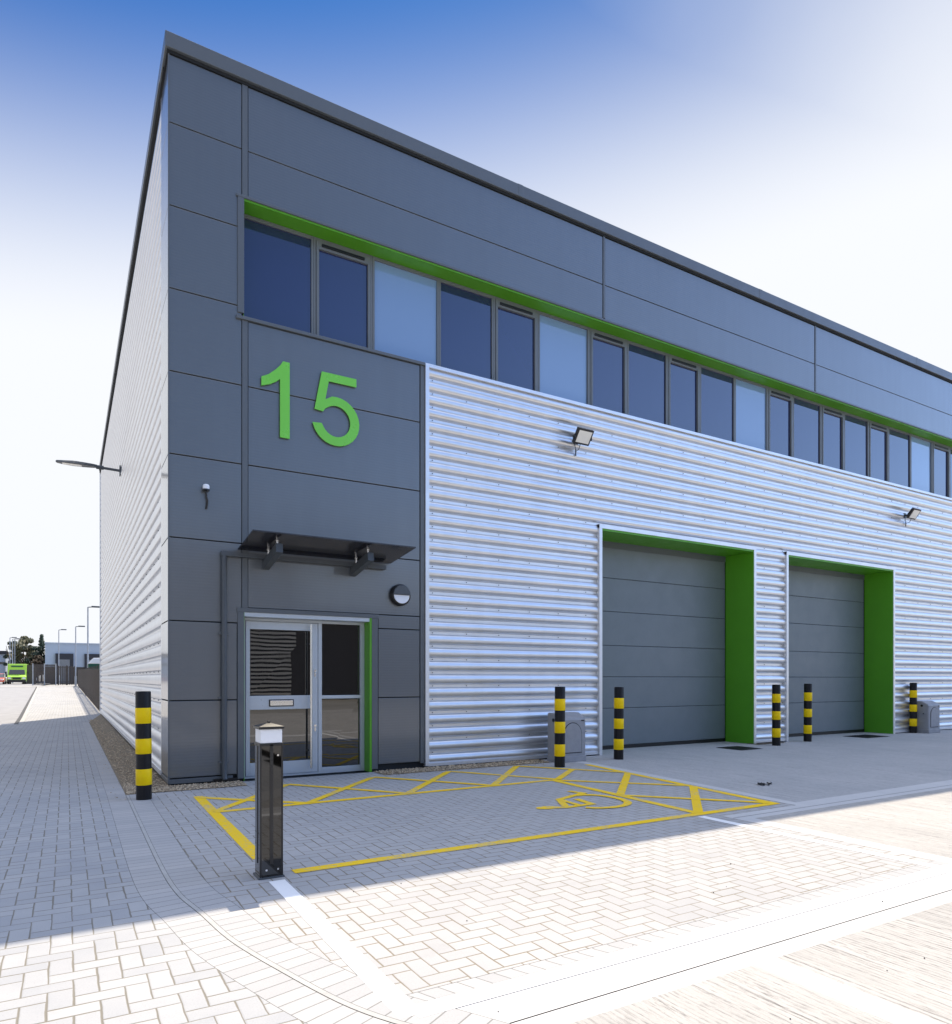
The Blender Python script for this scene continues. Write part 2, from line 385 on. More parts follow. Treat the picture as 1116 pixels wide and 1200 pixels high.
# painted markings
def stroke(b, pts, w, z=.004):
    P = [Vector(p) for p in pts]; n = len(P); base = len(b.v)
    for i, p_ in enumerate(P):
        d1 = (P[i]-P[i-1]).normalized() if i else (P[1]-P[0]).normalized()
        d2 = (P[i+1]-P[i]).normalized() if i < n-1 else d1
        d = (d1+d2).normalized(); k = 1/max(.5, d.dot(d1)); nn = Vector((-d.y, d.x))*w/2*k
        b.v += [(p_.x+nn.x, p_.y+nn.y, z), (p_.x-nn.x, p_.y-nn.y, z)]
    b.f += [(base+2*i, base+2*i+2, base+2*i+3, base+2*i+1) for i in range(n-1)]
def clipstroke(lines, w, dz=0.):
    b = MB()
    for k, l in enumerate(lines): stroke(b, l, w, .003+.0004*(k % 5)+dz)
    return b
ox, iy_, w = .17, -2.1, .1
frame = [[(.21,-.97),(.19,-2.1),(.16,-4.25)], [(.28,-4.74),(5.72,-4.74)]]
frame += [[(.19,-1.04),(.5,-1.38),(1.18,-2.06)], [(.20,-2.1),(4.6,-2.06)], [(4.62,-2.06),(4.50,-4.7)], [(6.14,-.95),(5.68,-4.78)]]
zig = []
ap = [(1.38,-.60),(2.60,-.55),(3.82,-.55),(5.04,-.55)]; ft = [(.22,-2.06),(1.22,-2.06),(2.44,-2.06),(3.66,-2.06),(4.72,-2.04)]
for a_, f1, f2 in zip(ap, ft[:4], [ft[2], ft[3], ft[4], (6.02,-2.0)]): zig += [[f1, a_], [a_, f2]]
zig += [[ft[4], (5.55,-1.32)], [(4.59,-3.44),(6.0,-2.06)], [(4.52,-4.70),(5.86,-3.42)], [(4.62,-2.06),(5.84,-3.36)], [(4.56,-3.46),(5.66,-4.70)]]
o = clipstroke(frame, .11).build('bay_marking', M['yline'], fix=False)
for pl in o.data.polygons:
    pass
tag(o, 'yellow painted outline of the disabled parking bay on the paving', 'line marking', kind='structure')
o = clipstroke(zig, .10, .002).build('hatch_marking', M['yline'], fix=False); tag(o, 'yellow zigzag hatching along two sides of the bay', 'line marking', kind='structure')
b = MB()
b.add([(3.34+.13*math.cos(a)*1.0-.02*math.sin(a), -3.67+.085*math.sin(a), .0042) for a in [k*.3927 for k in range(16)]], [tuple(range(16))])
for k, (l, w_) in enumerate((([(3.34,-3.68),(3.53,-3.76),(3.90,-3.74),(3.95,-3.40)], .085), ([(3.55,-3.72),(3.76,-3.33),(4.28,-3.13),(4.22,-2.92)], .085), ([(3.76,-3.33),(3.73,-3.74)], .07),
        (cr([(4.02,-3.20),(4.20,-3.24),(4.34,-3.36),(4.39,-3.60),(4.33,-3.84),(4.18,-3.98),(3.97,-4.02),(3.78,-3.96),(3.70,-3.88)], 5), .09))):
    stroke(b, l, w_, .0042+.0007*(k+1))
tag(b.build('wheelchair_symbol', M['yline'], fix=False), 'yellow painted wheelchair symbol inside the parking bay', 'road symbol', kind='structure')
for l, w_, lb in (([(.12,-4.90),(.10,-7.12)], .11, 'white line running from the lamp bollard to the near corner'), ([(4.40,-4.84),(4.43,-7.10)], .10, 'white line along the far right side of the next bay'), ([(.12,-7.10),(4.48,-7.10)], .11, 'white line across the front of the bay')):
    b = MB(); stroke(b, l, w_, .0030 if l[0][1] == l[1][1] else .0026); tag(b.build('white_line', M['wline'], fix=False), lb, 'line marking', kind='structure')

# ------------------------------------------------------------------ main building
B = empty('industrial_unit', (0,0,0), 'grey and silver clad two storey industrial unit with green door reveals', 'building')
XE = 34.; YE = 21.2; H = 9.71
PZ = [.10, 1.11, 2.15, 3.23, 4.31, 5.38, 6.45, 7.52, 8.59, 9.47]
# backing structure (dark) behind the panels, with openings left free
b = MB()
def backing(x0, x1, z0, z1): b.box(x0, x1, .035, .60, z0, z1)
b.box(.04, .93, .035, .70, 0, 9.6); b.box(.93, XE, .035, .62, 7.98, 9.6); b.box(.93, 3.7, .035, .26, 2.27, 6.26)
b.box(2.80, 3.7, .035, .26, 0, 2.27); b.box(.93, .96, .035, .26, 0, 2.27); b.box(3.7, 7.22, .06, .26, 0, 6.26); b.box(7.22, 11.52, .06, .26, 4.2, 6.26)
b.box(11.52, 12.58, .06, .26, 0, 6.26); b.box(12.58, 16.85, .06, .26, 4.2, 6.26); b.box(16.85, XE, .06, .26, 0, 6.26)
b.box(.06, .4, .6, YE-.05, 0, 9.6); b.box(.4, XE, 1.2, 1.3, 0, 9.5); b.box(.1, XE, YE-.3, YE-.05, 0, 9.6)
b.build('wall', M['gap'], B)
b = MB(); b.box(.05, XE-.05, .5, YE-.06, 9.38, 9.52); b.build('roof', M['silver'], B)
# flat grey panels, each a bevelled cassette with a shadow gap
b = MB(); g = .007
def panel(x0, x1, z0, z1, yf=0.): b.box(x0+g, x1-g, yf, yf+.034, z0+g, z1-g)
for i in range(9):
    z0, z1 = PZ[i], PZ[i+1]
    xr = .92 if (z1 <= 2.2 or z0 >= 2.1) else .92
    if z1 <= 2.4: xr = .86
    if z0 < 2.3 and z1 > 2.3: xr = .92
    b.box(.0, xr-g, 0, .034, z0+g, z1-g)
for z0, z1 in ((2.36, 3.23), (3.23, 4.31), (4.31, 5.38), (5.38, 6.27)): panel(.995, 3.60, z0, z1)
panel(2.90, 3.60, .10, 1.11); panel(2.90, 3.60, 1.11, 2.15); panel(2.90, 3.60, 2.15, 2.36)
xs = [.995, 7.30, 13.61, 19.92, 26.23, 32.54, XE]
for a_, c_ in zip(xs, xs[1:]):
    for z0, z1 in ((7.96, 8.59), (8.59, 9.47)): panel(a_+(.0 if a_ < 1 else .045), c_-.0, z0, z1)
b.build('grey_panels', M['panel'], B, bevel=.004)
# return panels round the corner
b = MB()
for i in range(9): b.box(0, .034, .036, .79, PZ[i]+g, PZ[i+1]-g)
b.build('corner_panels', M['panel'], B, bevel=.004)
# vertical trims
b = MB()
boxes('vertical_trim', M['trim'], B, [(.92, .995, -.008, .03, 2.36, 6.27), (.92, .995, -.008, .03, 7.96, 9.47), (3.605, 3.675, -.008, .03, .08, 6.27)] + [(x+.002, x+.043, -.012, .03, 7.98, 9.47) for x in xs[1:-1]], .003)
boxes('door_surround', M['trim'], B, [(.86, .945, -.012, .03, .04, 2.30), (2.80, 2.895, -.010, .03, .04, 2.30), (.85, 2.905, -.016, .032, 2.30, 2.36)], .003)
boxes('base_trim', M['trim'], B, [(-.004, .80, -.004, .03, .03, .09), (-.004, .03, .032, .79, .03, .09)], .003)
boxes('window_jamb', M['trim'], B, [(.86, .945, -.018, .028, 6.36, 7.93)], .003)
boxes('window_sill', M['trim'], B, [(.84, 3.68, -.035, .28, 6.27, 6.315)], .004); boxes('window_head', M['trim'], B, [(.84, XE, -.022, .03, 7.925, 7.962)], .004)
# corner arris bead
b = MB(); b.box(-.006, .012, -.006, .012, .05, 9.47); b.build('corner_bead', M['trim'], B)
# coping
b = MB(); b.box(-.045, XE, -.06, .60, 9.51, 9.71); b.box(-.045, .60, .60, YE+.06, 9.56, 9.71)
for x in [6.2*k+5.4 for k in range(5)]: b.box(x, x+.10, -.063, .60, 9.508, 9.713)
b.build('coping', M['trim'], B, bevel=.006)
b = MB(); b.box(-.02, XE, -.02, .3, 9.47, 9.51); b.box(-.03, .3, .3, YE, 9.47, 9.51); b.build('coping_gap', M['gap'], B)  # shade under the coping put in as a dark strip

# corrugated silver cladding
PITCH = .2095
def prof(z):
    f_ = (z/PITCH) % 1.0
    if f_ < .22: return 0.
    q = (f_-.22)/.78
    return -.060*(max(0., 1-abs(2*q-1)**2.1))**.62
def prof_side(z):
    f_ = (z/PITCH) % 1.0
    if f_ < .16: return 0.
    if f_ < .27: return -.042*math.sin((f_-.16)/.11*math.pi/2)
    if f_ < .80: return -.042-.006*math.sin((f_-.27)/.53*math.pi)
    return -.042*math.cos((f_-.80)/.20*math.pi/2)
fr = [0, .04, .16, .18, .20, .22, .226, .236, .255, .28, .31, .345, .39, .44, .52, .60, .68, .76, .84, .90, .945, .975, .99]
def corrugate(b, x0, x1, z0, z1, off, side=False, step=3.0):
    zs = []
    k = math.floor(z0/PITCH)
    while k*PITCH < z1:
        for f_ in fr:
            z = (k+f_)*PITCH
            if z0 < z < z1: zs.append(z)
        k += 1
    zs = [z0] + zs + [z1]
    n = len(zs); vs = []
    for x in (x0, x1):
        for z in zs:
            d = (prof_side(z) if side else prof(z)) + off
            vs.append((d, x, z) if side else (x, d, z))
    b.add(vs, [(i, i+1, n+i+1, n+i) for i in range(n-1)])
b = MB()
sheets = []
def clad(x0, x1, z0, z1):
    cuts = [x for x in (10.1, 16.25, 22.4, 28.5) if x0 < x < x1]; e = [x0]+cuts+[x1]
    for a_, c_ in zip(e, e[1:]): corrugate(b, a_, c_, z0, z1, .052 - (0.0004 if int((a_+.01)/6.1) % 2 else 0))
clad(3.73, 7.25, .06, 6.26); clad(7.25, 11.48, 4.19, 6.26); clad(11.48, 12.6, .06, 6.26); clad(12.6, 16.82, 4.19, 6.26); clad(16.82, XE, .06, 6.26)
b.build('silver_cladding', M['silver'], B, smooth=28, fix=False)
b = MB(); e = [.80, 7.0, 13.2, YE]
for i in range(3): corrugate(b, e[i], e[i+1], .12, 9.49, .052-(.0004 if i % 2 else 0), True)
b.build('side_cladding', M['silver'], B, smooth=28, fix=False)
b = MB(); rs = random.Random(3)
for k in range(0, 30):
    z = (k+.11)*PITCH+.0
    if z < .1: continue
    xs_ = [3.84] + [3.84+.62*i + (.31 if k % 2 else 0) for i in range(1, 46)]
    for x in xs_:
        if k % 2 and x > 3.9: continue
        if z < 4.2 and (7.2 < x < 11.5 or 12.55 < x < 16.9): continue
        b.lathe([(.008, .051), (.008, .041)], 6, (x, 0, z), 'y')
for k in range(0, 45, 2):
    z = (k+.15)*PITCH+PITCH
    for i in range(26): b.lathe([(.011, .036), (.011, .047)], 6, (0, .95+.6*i, z), 'x')
b.build('fixing_screws', M['trim'], B)
b = MB()
b.box(3.68, 3.745, -.035, .05, .03, 6.30); b.box(3.68, XE, -.028, .05, 6.262, 6.318)
b.box(3.745, 7.19, -.012, .05, .02, .075); b.box(11.54, 12.55, -.012, .05, .02, .075); b.box(16.86, XE, -.012, .05, .02, .075)
for x0, x1 in ((7.26, 11.46), (12.62, 16.80)):
    b.box(x0-.07, x0, -.035, .05, .0, 4.20); b.box(x1, x1+.075, -.035, .05, .0, 4.20); b.box(x0-.07, x1+.075, -.038, .06, 4.13, 4.205)
b.box(.0, .05, .79, .83, .03, 9.49); b.box(-.012, .05, .83, YE, .05, .12); b.box(-.02, .06, YE-.02, YE+.05, .03, 9.49)
b.build('silver_trim', M['silver_trim'], B, bevel=.003)

# ---- ribbon windows
MUL = [.95, 1.95, 2.04, 2.87, 2.97, 4.03, 4.11, 5.04, 5.19, 5.99, 6.10, 7.15, 7.25, 8.09, 8.20, 9.13, 9.28, 10.08, 10.21, 11.16, 11.27, 12.23, 12.37, 13.16, 13.25, 14.21, 14.31, 15.13, 15.24, 16.18, 16.26, 17.06, 17.18, 18.11, 18.24, 19.18, 19.32, 20.13]
while MUL[-1] < XE-1.2: MUL += [MUL[-1]+.12, MUL[-1]+1.1]
edges = [.945] + [(MUL[i]+MUL[i+1])/2 for i in range(1, len(MUL)-1, 2)] + [MUL[-1]]
kind = 'D O P D O P O D O D P O D O D O D P O D O D P O D O D O'.split()
b = MB(); b.box(.945, XE, .002, .30, 7.90, 7.925); b.box(.945, .952, .03, .30, 6.32, 7.90); b.build('window_soffit', M['green'], B)
for i in range(len(edges)-1):
    x0, x1 = edges[i], edges[i+1]; k = kind[i % len(kind)]
    z0, z1 = 6.318, 7.898; f_ = .035
    b = MB(); e_ = .0015
    b.box(x0+e_, x0+f_, .262, .34, z0, z1); b.box(x1-f_, x1-e_, .262, .34, z0, z1); b.box(x0+f_, x1-f_, .264, .34, z1-.05, z1); b.box(x0+f_, x1-f_, .264, .34, z0, z0+.04)
    gx0, gx1, gz0, gz1 = x0+f_, x1-f_, z0+.04, z1-.05
    if k == 'O':
        s = .045; b.box(gx0+.004, gx0+s, .250, .32, gz0+.004, gz1-.004); b.box(gx1-s, gx1-.004, .250, .32, gz0+.004, gz1-.004)
        b.box(gx0+s, gx1-s, .252, .32, gz1-.11, gz1-.004); b.box(gx0+s, gx1-s, .252, .32, gz0+.004, gz0+s)
        gx0, gx1, gz0, gz1 = gx0+s, gx1-s, gz0+s, gz1-.11
    wo = b.build('window', M['wframe'], B, bevel=.003)
    gb = MB(); tilt = random.uniform(-.0025, .0025); tz = random.uniform(-.002, .002)
    gb.add([(gx0, .292+tilt, gz0), (gx1, .292-tilt, gz0), (gx1, .292-tilt+tz, gz1), (gx0, .292+tilt+tz, gz1)], [(0,1,2,3)])
    gb.build('pane', M['glass2'] if k == 'P' else M['glass'], wo, fix=False)
    if k == 'O':
        v = MB(); v.box(gx0+.04, gx1-.06, .236, .252, gz1+.035, gz1+.075); v.box(gx0+.06, gx1-.08, .228, .236, gz1+.062, gz1+.070); v.build('trickle_vent', M['black'] , wo)
    elif k == 'D' or k == 'P':
        pass

# ---- entrance
boxes('door_reveal', M['green'], B, [(2.765, 2.80, -.004, .24, .0, 2.30), (.945, .952, .0, .24, 0, 2.30)])
b = MB(); b.box(.952, 2.765, .0, .24, 2.245, 2.30); b.build('door_head', M['alu'], B)
fr_ = MB(); Y0 = .20
fr_.box(.953, 1.005, Y0, .27, 0, 2.243); fr_.box(2.70, 2.763, Y0, .27, 0, 2.243); fr_.box(1.005, 2.70, Y0, .27, 2.205, 2.243); fr_.box(2.045, 2.10, Y0, .27, .03, 2.205); fr_.box(2.10, 2.70, Y0, .27, 1.10, 1.15); fr_.box(1.005, 2.70, Y0+.002, .27, 0, .03); fr_.box(2.10, 2.70, Y0, .27, .03, .09)
fo = fr_.build('side_light', M['alu'], B, bevel=.003)
gb = MB(); gb.add([(2.10,.236,.09),(2.70,.234,.09),(2.70,.236,1.10),(2.10,.234,1.10)], [(0,1,2,3)]); gb.build('pane', M['doorglass'], fo, fix=False)
gb = MB(); gb.add([(2.10,.234,1.15),(2.70,.238,1.15),(2.70,.236,2.205),(2.10,.234,2.205)], [(0,1,2,3)]); gb.build('pane', M['doorglass'], fo, fix=False)
d = MB(); d.box(1.012, 1.068, Y0-.004, .262, .035, 2.20); d.box(1.945, 2.036, Y0-.004, .262, .035, 2.20); d.box(1.068, 1.945, Y0-.004, .262, 2.09, 2.20); d.box(1.068, 1.945, Y0-.004, .262, .96, 1.155); d.box(1.068, 1.945, Y0-.004, .262, .035, .215)
do = d.build('entrance_door', M['alu'], B, bevel=.003)
gb = MB(); gb.add([(1.068,.236,.215),(1.945,.232,.215),(1.945,.234,.96),(1.068,.236,.96)], [(0,1,2,3)]); gb.build('pane', M['doorglass'], do, fix=False)
gb = MB(); gb.add([(1.068,.232,1.155),(1.945,.238,1.155),(1.945,.236,2.09),(1.068,.234,2.09)], [(0,1,2,3)]); gb.build('pane', M['doorglass'], do, fix=False)
h_ = MB(); h_.tube([(1.915,.125,.10),(1.915,.125,2.18)], .017, 16)
for z in (.35, 1.9): h_.tube([(1.915,.125,z),(1.915,.20,z)], .011, 8)
h_.build('handle', M['steel'], do, smooth=40)
lb = MB(); lb.box(1.33, 1.68, .186, .197, 1.0, 1.10); lo = lb.build('letterbox', M['black'], do); lb = MB(); lb.box(1.345, 1.665, .178, .186, 1.012, 1.088); lb.build('flap', M['steel'], lo, bevel=.003)
for z in (.68, 1.48):
    lk = MB(); lk.lathe([(.018,.185),(.018,.197)], 16, (1.995,0,z+.03), 'y'); lk.box(1.985, 2.005, .188, .197, z-.05, z); lk.build('lock', M['steel'], do, smooth=40)

# ---- roller doors
for x0, x1 in ((7.26, 11.46), (12.62, 16.80)):
    b = MB(); zz = [.07, .81, 1.43, 2.05, 2.72, 3.38, 4.15]
    for a_, c_ in zip(zz, zz[1:]): b.box(x0+.0, x1, .72, .76, a_+.004, c_-.004)
    ro = b.build('roller_door', M['door'], B, bevel=.006)
    b = MB()
    for z in zz[1:-1]: b.box(x0, x1, .735, .745, z-.008, z+.008)
    b.build('joint', M['gap'], ro)
    b = MB(); b.box(x0, x1, .715, .75, .0, .072); b.build('bottom_seal', M['black'], ro)
    boxes('door_reveal', M['green'], B, [(x1-.012, x1+.04, -.02, .72, .0, 4.13), (x0-.03, x0, -.02, .72, .0, 4.13), (x0, x1-.012, -.02, .80, 4.095, 4.13)])
    b = MB(); b.box(x0, x1-.012, .70, .72, 3.97, 4.095); b.build('door_head', M['trim'], B)
    b = MB(); b.box(x1-.012, x1+.06, .70, .74, 0, 4.1); b.build('door_guide', M['black'], B)

# ---- canopy
b = MB(); b.add([(.86,-.02,3.14),(3.10,-.02,3.14),(3.10,-.90,3.235),(.86,-.90,3.235),(.86,-.02,3.155),(3.10,-.02,3.155),(3.10,-.90,3.25),(.86,-.90,3.25)], [(0,1,2,3),(4,7,6,5),(0,4,5,1),(1,5,6,2),(2,6,7,3),(3,7,4,0)])
cp = b.build('canopy', M['canopyglass'], B)
for x in (1.24, 2.50):
    b = MB(); b.prism([(-.0,2.90),(-.0,3.02),(-.70,3.15),(-.72,3.03),(-.66,3.015)], x-.045, x+.045, 'yz'); br = b.build('bracket', M['darkgrey'], cp, bevel=.004)
    for y, z0 in ((-.14,3.03),(-.60,3.12)):
        b = MB(); zc = 3.14 + (-y-.02)/.88*.095
        b.lathe([(.016, z0),(.016, zc-.004),(.028, zc-.004),(.028, zc)], 12, (x, y, 0)); b.lathe([(.026, zc+.015),(.022, zc+.028)], 12, (x, y, 0))
        b.build('fixing_pin', M['steel'], br, smooth=40)
b = MB(); b.box(.64, 3.0, -.085, -.012, 3.035, 3.095); b.tube([(.68,-.05,3.06),(.68,-.05,.30),(.68,-.05,.12),(.69,-.07,.05)], .036, 18)
gp = b.build('downpipe', M['darkgrey'], B, smooth=40)
for z in (2.0, 1.14, .28): b = MB(); b.box(.62, .74, -.058, -.0, z-.012, z+.012); b.lathe([(.011,-.066),(.011,-.05)], 8, (.625,0,z), 'y'); b.build('pipe_clip', M['trim'], gp)
b = MB(); b.box(.55, .86, -.03, .0, .02, .06); b.build('base_angle', M['black'], B)

# ------------------------------------------------------------------ number 15
NS = empty('unit_number', (1.88, -.022, 5.3), 'large bright green number 15 fixed on the grey wall', 'number sign')
def digit(outline):
    b = MB(); b.prism([(x-1.88, z-5.3) for x, z in outline], -.016, .0, 'xz'); return b.build('digit', M['digit'], NS, bevel=.002)
digit([(1.465,5.82),(1.56,5.82),(1.56,4.755),(1.425,4.755),(1.425,5.565),(1.37,5.515),(1.29,5.465),(1.17,5.42),(1.17,5.545),(1.27,5.60),(1.37,5.69),(1.43,5.76)])
cx_, cz_ = 2.235, 5.125
outer = [(cx_+.355*math.cos(a), cz_+.355*math.sin(a)) for a in [R(d_) for d_ in range(112, -170, -12)]]
inner = [(cx_+.215*math.cos(a), cz_+.225*math.sin(a)) for a in [R(d_) for d_ in range(-162, 138, 12)]]
five = [(2.02,5.805),(2.545,5.805),(2.545,5.685),(2.125,5.685),(2.075,5.415)] + outer[1:] + [(1.885,5.055)] + [(2.02,5.065)] + inner[1:-1] + [(2.075,5.285),(2.04,5.235),(1.915,5.25)]
digit(five)

# ------------------------------------------------------------------ wall mounted things
def floodlight(x, z, label):
    f_ = empty('floodlight', (x, 0, z), label, 'floodlight', 'floodlights on the silver cladding'); f_.scale = (.9, .9, .9)
    T = Matrix.Translation((0, -.24, .02)) @ Matrix.Rotation(R(36), 4, 'X')
    b = MB(); b.m = T; b.box(-.19, .19, -.035, .03, -.15, .15); [b.box(-.17+k*.034, -.162+k*.034, .03, .055, -.12, .12) for k in range(11)]
    hs = b.build('housing', M['black'], f_, bevel=.008)
    b = MB(); b.m = T; b.box(-.155, .155, -.041, -.035, -.115, .115); b.build('lens', M['floodlens'], hs)
    b = MB(); b.box(-.03, .03, -.20, -.0, .0, .03); b.box(-.06, .06, -.012, .0, -.06, .08); b.box(-.21, -.195, -.26, -.20, -.03, .03); b.box(.195, .21, -.26, -.20, -.03, .03); b.box(-.21, .21, -.20, -.185, -.0, .028); b.build('bracket', M['black'], f_)
    b = MB(); b.tube([(-.02,-.20,-.08),(-.02,-.14,-.2),(-.02,-.05,-.22),(-.02,-.02,-.12),(-.02,-.01,0)], .008, 6); b.tube([(-.01,-.03,-.30),(-.01,-.03,-.17)], .013, 6); b.build('cable', M['darkgrey'], f_, smooth=40)
    return f_
floodlight(6.66, 5.62, 'black floodlight above the first roller door, nearer the number')
floodlight(17.38, 5.56, 'black floodlight near the right edge above the second door')

W_ = empty('wall_lamp', (3.25, 0, 2.67), 'round half hooded bulkhead lamp beside the entrance', 'wall light')
b = MB(); b.lathe([(.165,0.),(.165,-.055),(.15,-.085),(.135,-.09),(.13,-.08)], 40, (0,0,0), 'y'); b.build('housing', M['black'], W_, smooth=35)
b = MB(); n = 20
vs = [(0,-.098,-.005)] + [(.128*math.cos(a), -.088-.012*abs(math.sin(a)), -.005+.128*math.sin(a)) for a in [math.pi+math.pi*k/n for k in range(n+1)]]
vs2 = [(x, -.075, z) for x, y, z in vs]; m_ = len(vs)
b.add(vs+vs2, [tuple(range(1, m_))] + [tuple(range(m_+1, 2*m_))[::-1]] + [(i, i+1, m_+i+1, m_+i) for i in range(1, m_-1)]); b.build('diffuser', M['white'], W_)
b = MB(); vs = [(.145*math.cos(a), 0, .0+.145*math.sin(a)) for a in [math.pi*k/n for k in range(n+1)]]
b.add([(x, -.06, z) for x, y, z in vs] + [(x*.96, -.112, z*.96) for x, y, z in vs], [tuple(range(n+1)), tuple(range(n+1, 2*n+2))[::-1]] + [(i, i+1, n+2+i, n+1+i) for i in range(n)] + [(0, n+1, 2*n+1, n)]); b.build('hood', M['darkgrey'], W_, bevel=.004)

S_ = empty('light_sensor', (.45, 0, 3.89), 'small clear domed sensor with black cable on the grey corner panels', 'sensor')
b = MB(); b.box(-.035,.035,-.07,0,-.015,.01); b.lathe([(.045,-.02),(.045,.0)], 20, (0,-.06,0)); b.tube([(0,-.05,-.02),(.005,-.045,-.08),(.02,-.03,-.14),(.015,-.02,-.2),(.008,-.012,-.25)], .013, 8); b.build('mount', M['black'], S_, smooth=40)
b = MB(); b.lathe([(.043,.0),(.043,.04),(.034,.06),(.012,.068)], 20, (0,-.06,0)); b.build('dome', M['white'], S_, smooth=50)

L_ = empty('wall_street_lamp', (0, 9.36, 6.49), 'grey street lamp head on an arm sticking out of the left side wall', 'street lamp')
b = MB(); b.tube([(.03,0,0),(-.50,0,.02)], .032, 12); b.box(-.02,.03,-.07,.07,-.12,.12); b.lathe([(.05,-.52),(.05,-.36)], 12, (0,0,.018), 'x'); b.build('arm', M['darkgrey'], L_, smooth=40)
b = MB(); pts = [(-.50,.04),(-.62,.09),(-.80,.13),(-1.0,.145),(-1.2,.12),(-1.33,.06),(-1.36,0)]
pl = [(x, y) for x, y in pts] + [(x, -y) for x, y in pts[::-1][1:]]
b.prism(pl, -.0, .05, 'xy'); b.v = [(x, y*(.7 if z > .03 else 1), z+(.02 if z > .03 and x > -1.1 else 0)) for x, y, z in b.v]; hd = b.build('lamp_head', M['darkgrey'], L_, bevel=.01)
b = MB(); b.box(-1.22, -.82, -.07, .07, -.008, .0); b.build('lens', M['floodlens'], hd)

# ------------------------------------------------------------------ striped bollards
bands = [(0,.17,'k'),(.17,.355,'y'),(.355,.53,'k'),(.53,.705,'y'),(.705,.88,'k'),(.88,1.06,'y'),(1.06,1.25,'k')]
def make_bollard():
    e = empty('bollard', (0,0,0), 'x', 'bollard', 'black and yellow striped bollards')
    b = MB(); b.lathe([(.083,-.05),(.083,1.235),(.078,1.25),(.02,1.252)], 40); b.build('post', M['bblack'], e, smooth=35)
    for z0, z1, k in bands:
        if k == 'y':
            b = MB(); b.lathe([(.084,z0),(.0865,z0+.004),(.0865,z1-.004),(.084,z1)], 40, cap=False); b.build('band', M['yellow'], e, smooth=60)
    return e
bp = make_bollard()
BL = [(-.36,-.86,'striped bollard on the left at the grey corner of the building', 1.0), (5.58,-.96,'striped bollard in front of the nearer grey plastic box', 1.015), (7.10,-.64,'striped bollard at the left side of the first roller door', 1.0),
      (11.62,-.45,'striped bollard between the two roller doors, by the green reveal', 1.015), (13.05,-.20,'striped bollard at the left part of the second roller door', 1.025), (17.6,-.09,'striped bollard beside the far grey box at the right edge', 1.03)]
for i, (x, y, lb_, s) in enumerate(BL):
    o = bp if i == 0 else copy_tree(bp)
    o.location = (x, y, 0); o.rotation_euler = (R(random.uniform(-.5,.5)), R(random.uniform(-.5,.5)), i*1.3); o.scale = (1,1,s); o['label'] = lb_

# ------------------------------------------------------------------ lamp bollard
E_ = empty('lamp_bollard', (.105, -4.74, 0), 'glossy black square lamp bollard with white lantern top in front of the door', 'lamp bollard')
b = MB(); a = .078; b.box(-a, a, -a, a, .0, .94); b.build('post', M['blackgloss'], E_, bevel=.004)
b = MB(); b.box(-.012, .012, -a-.004, -a, .10, .94); b.box(-a-.004, -a, -.012, .012, .1, .94); b.box(a-.01, a+.003, -a-.003, -a+.01, .0, .94); b.box(-a-.003, -a+.01, -a-.003, -a+.01, .0, .94); b.box(-a-.004, a+.004, -a-.004, a+.004, .925, .945); b.build('edge_trim', M['black'], E_, bevel=.002)
b = MB(); b.box(-.09, .09, -.09, .09, 0, .012); b.build('base_plate', M['darkgrey'], E_, bevel=.003)
b = MB(); b.box(-.076, .076, -.076, .076, .945, 1.045); b.build('lantern', M['white'], E_, bevel=.006)
b = MB(); b.box(-.088, .088, -.088, .088, 1.045, 1.062)
b.add([(-.088,-.088,1.062),(.088,-.088,1.062),(.088,.088,1.062),(-.088,.088,1.062),(0,0,1.088)], [(0,1,4),(1,2,4),(2,3,4),(3,0,4)]); b.lathe([(.012,1.08),(.012,1.098)], 10); b.build('cap', M['black'], E_, bevel=.002)
for (x, z) in ((.045,.86),(-.035,.06),(.045,.06)):
    b = MB(); b.lathe([(.007,-a-.004),(.007,-a)], 12, (x,0,z), 'y'); b.build('bolt', M['steel'], E_)

# ------------------------------------------------------------------ grey plastic boxes with an arched front panel
def plastic_box(x, y, label):
    e = empty('storage_box', (x, y, 0), label, 'plastic box', 'grey plastic boxes by the doors')
    w_, d_ = .56, .34
    b = MB(); b.prism([(0,.0),(0,.70),(.03,.745),(.17,.82),(d_,.82),(d_,0)], 0, w_, 'yz'); body = b.build('body', M['boxgrey'], e, bevel=.025)
    arch = [(.10,.16),(.10,.42)] + [(.28-.18*math.cos(a_), .46+.19*math.sin(a_)) for a_ in [math.pi*k/16 for k in range(17)]] + [(.46,.42),(.46,.16)]
    b = MB(); cxm, czm = .28, .4
    big_ = [(cxm+(p_[0]-cxm)*1.07, czm+(p_[1]-czm)*1.05) for p_ in arch]
    b.prism(big_, -.002, .01, 'xz'); b.build('groove', M['gap'], e)
    b = MB(); b.prism(arch, -.014, .01, 'xz'); b.build('door_panel', M['boxgrey'], e, bevel=.006)
    b = MB(); b.box(-.006, w_+.006, -.008, d_, .0, .10); b.build('plinth', M['boxgrey'], e, bevel=.008)
    b = MB(); b.lathe([(.03,-.008),(.03,.0)], 16, (0,.16,.70), 'x'); b.lathe([(.015,-.006),(.015,.0)], 12, (0,.12,.50), 'x'); b.box(.46,.52,-.006,.0,.68,.70); b.build('vent', M['black'], e)
    return e
plastic_box(5.88, -.56, 'grey plastic box with arched panel left of the first roller door')
plastic_box(17.72, -.40, 'grey plastic box with arched panel at the far right edge')

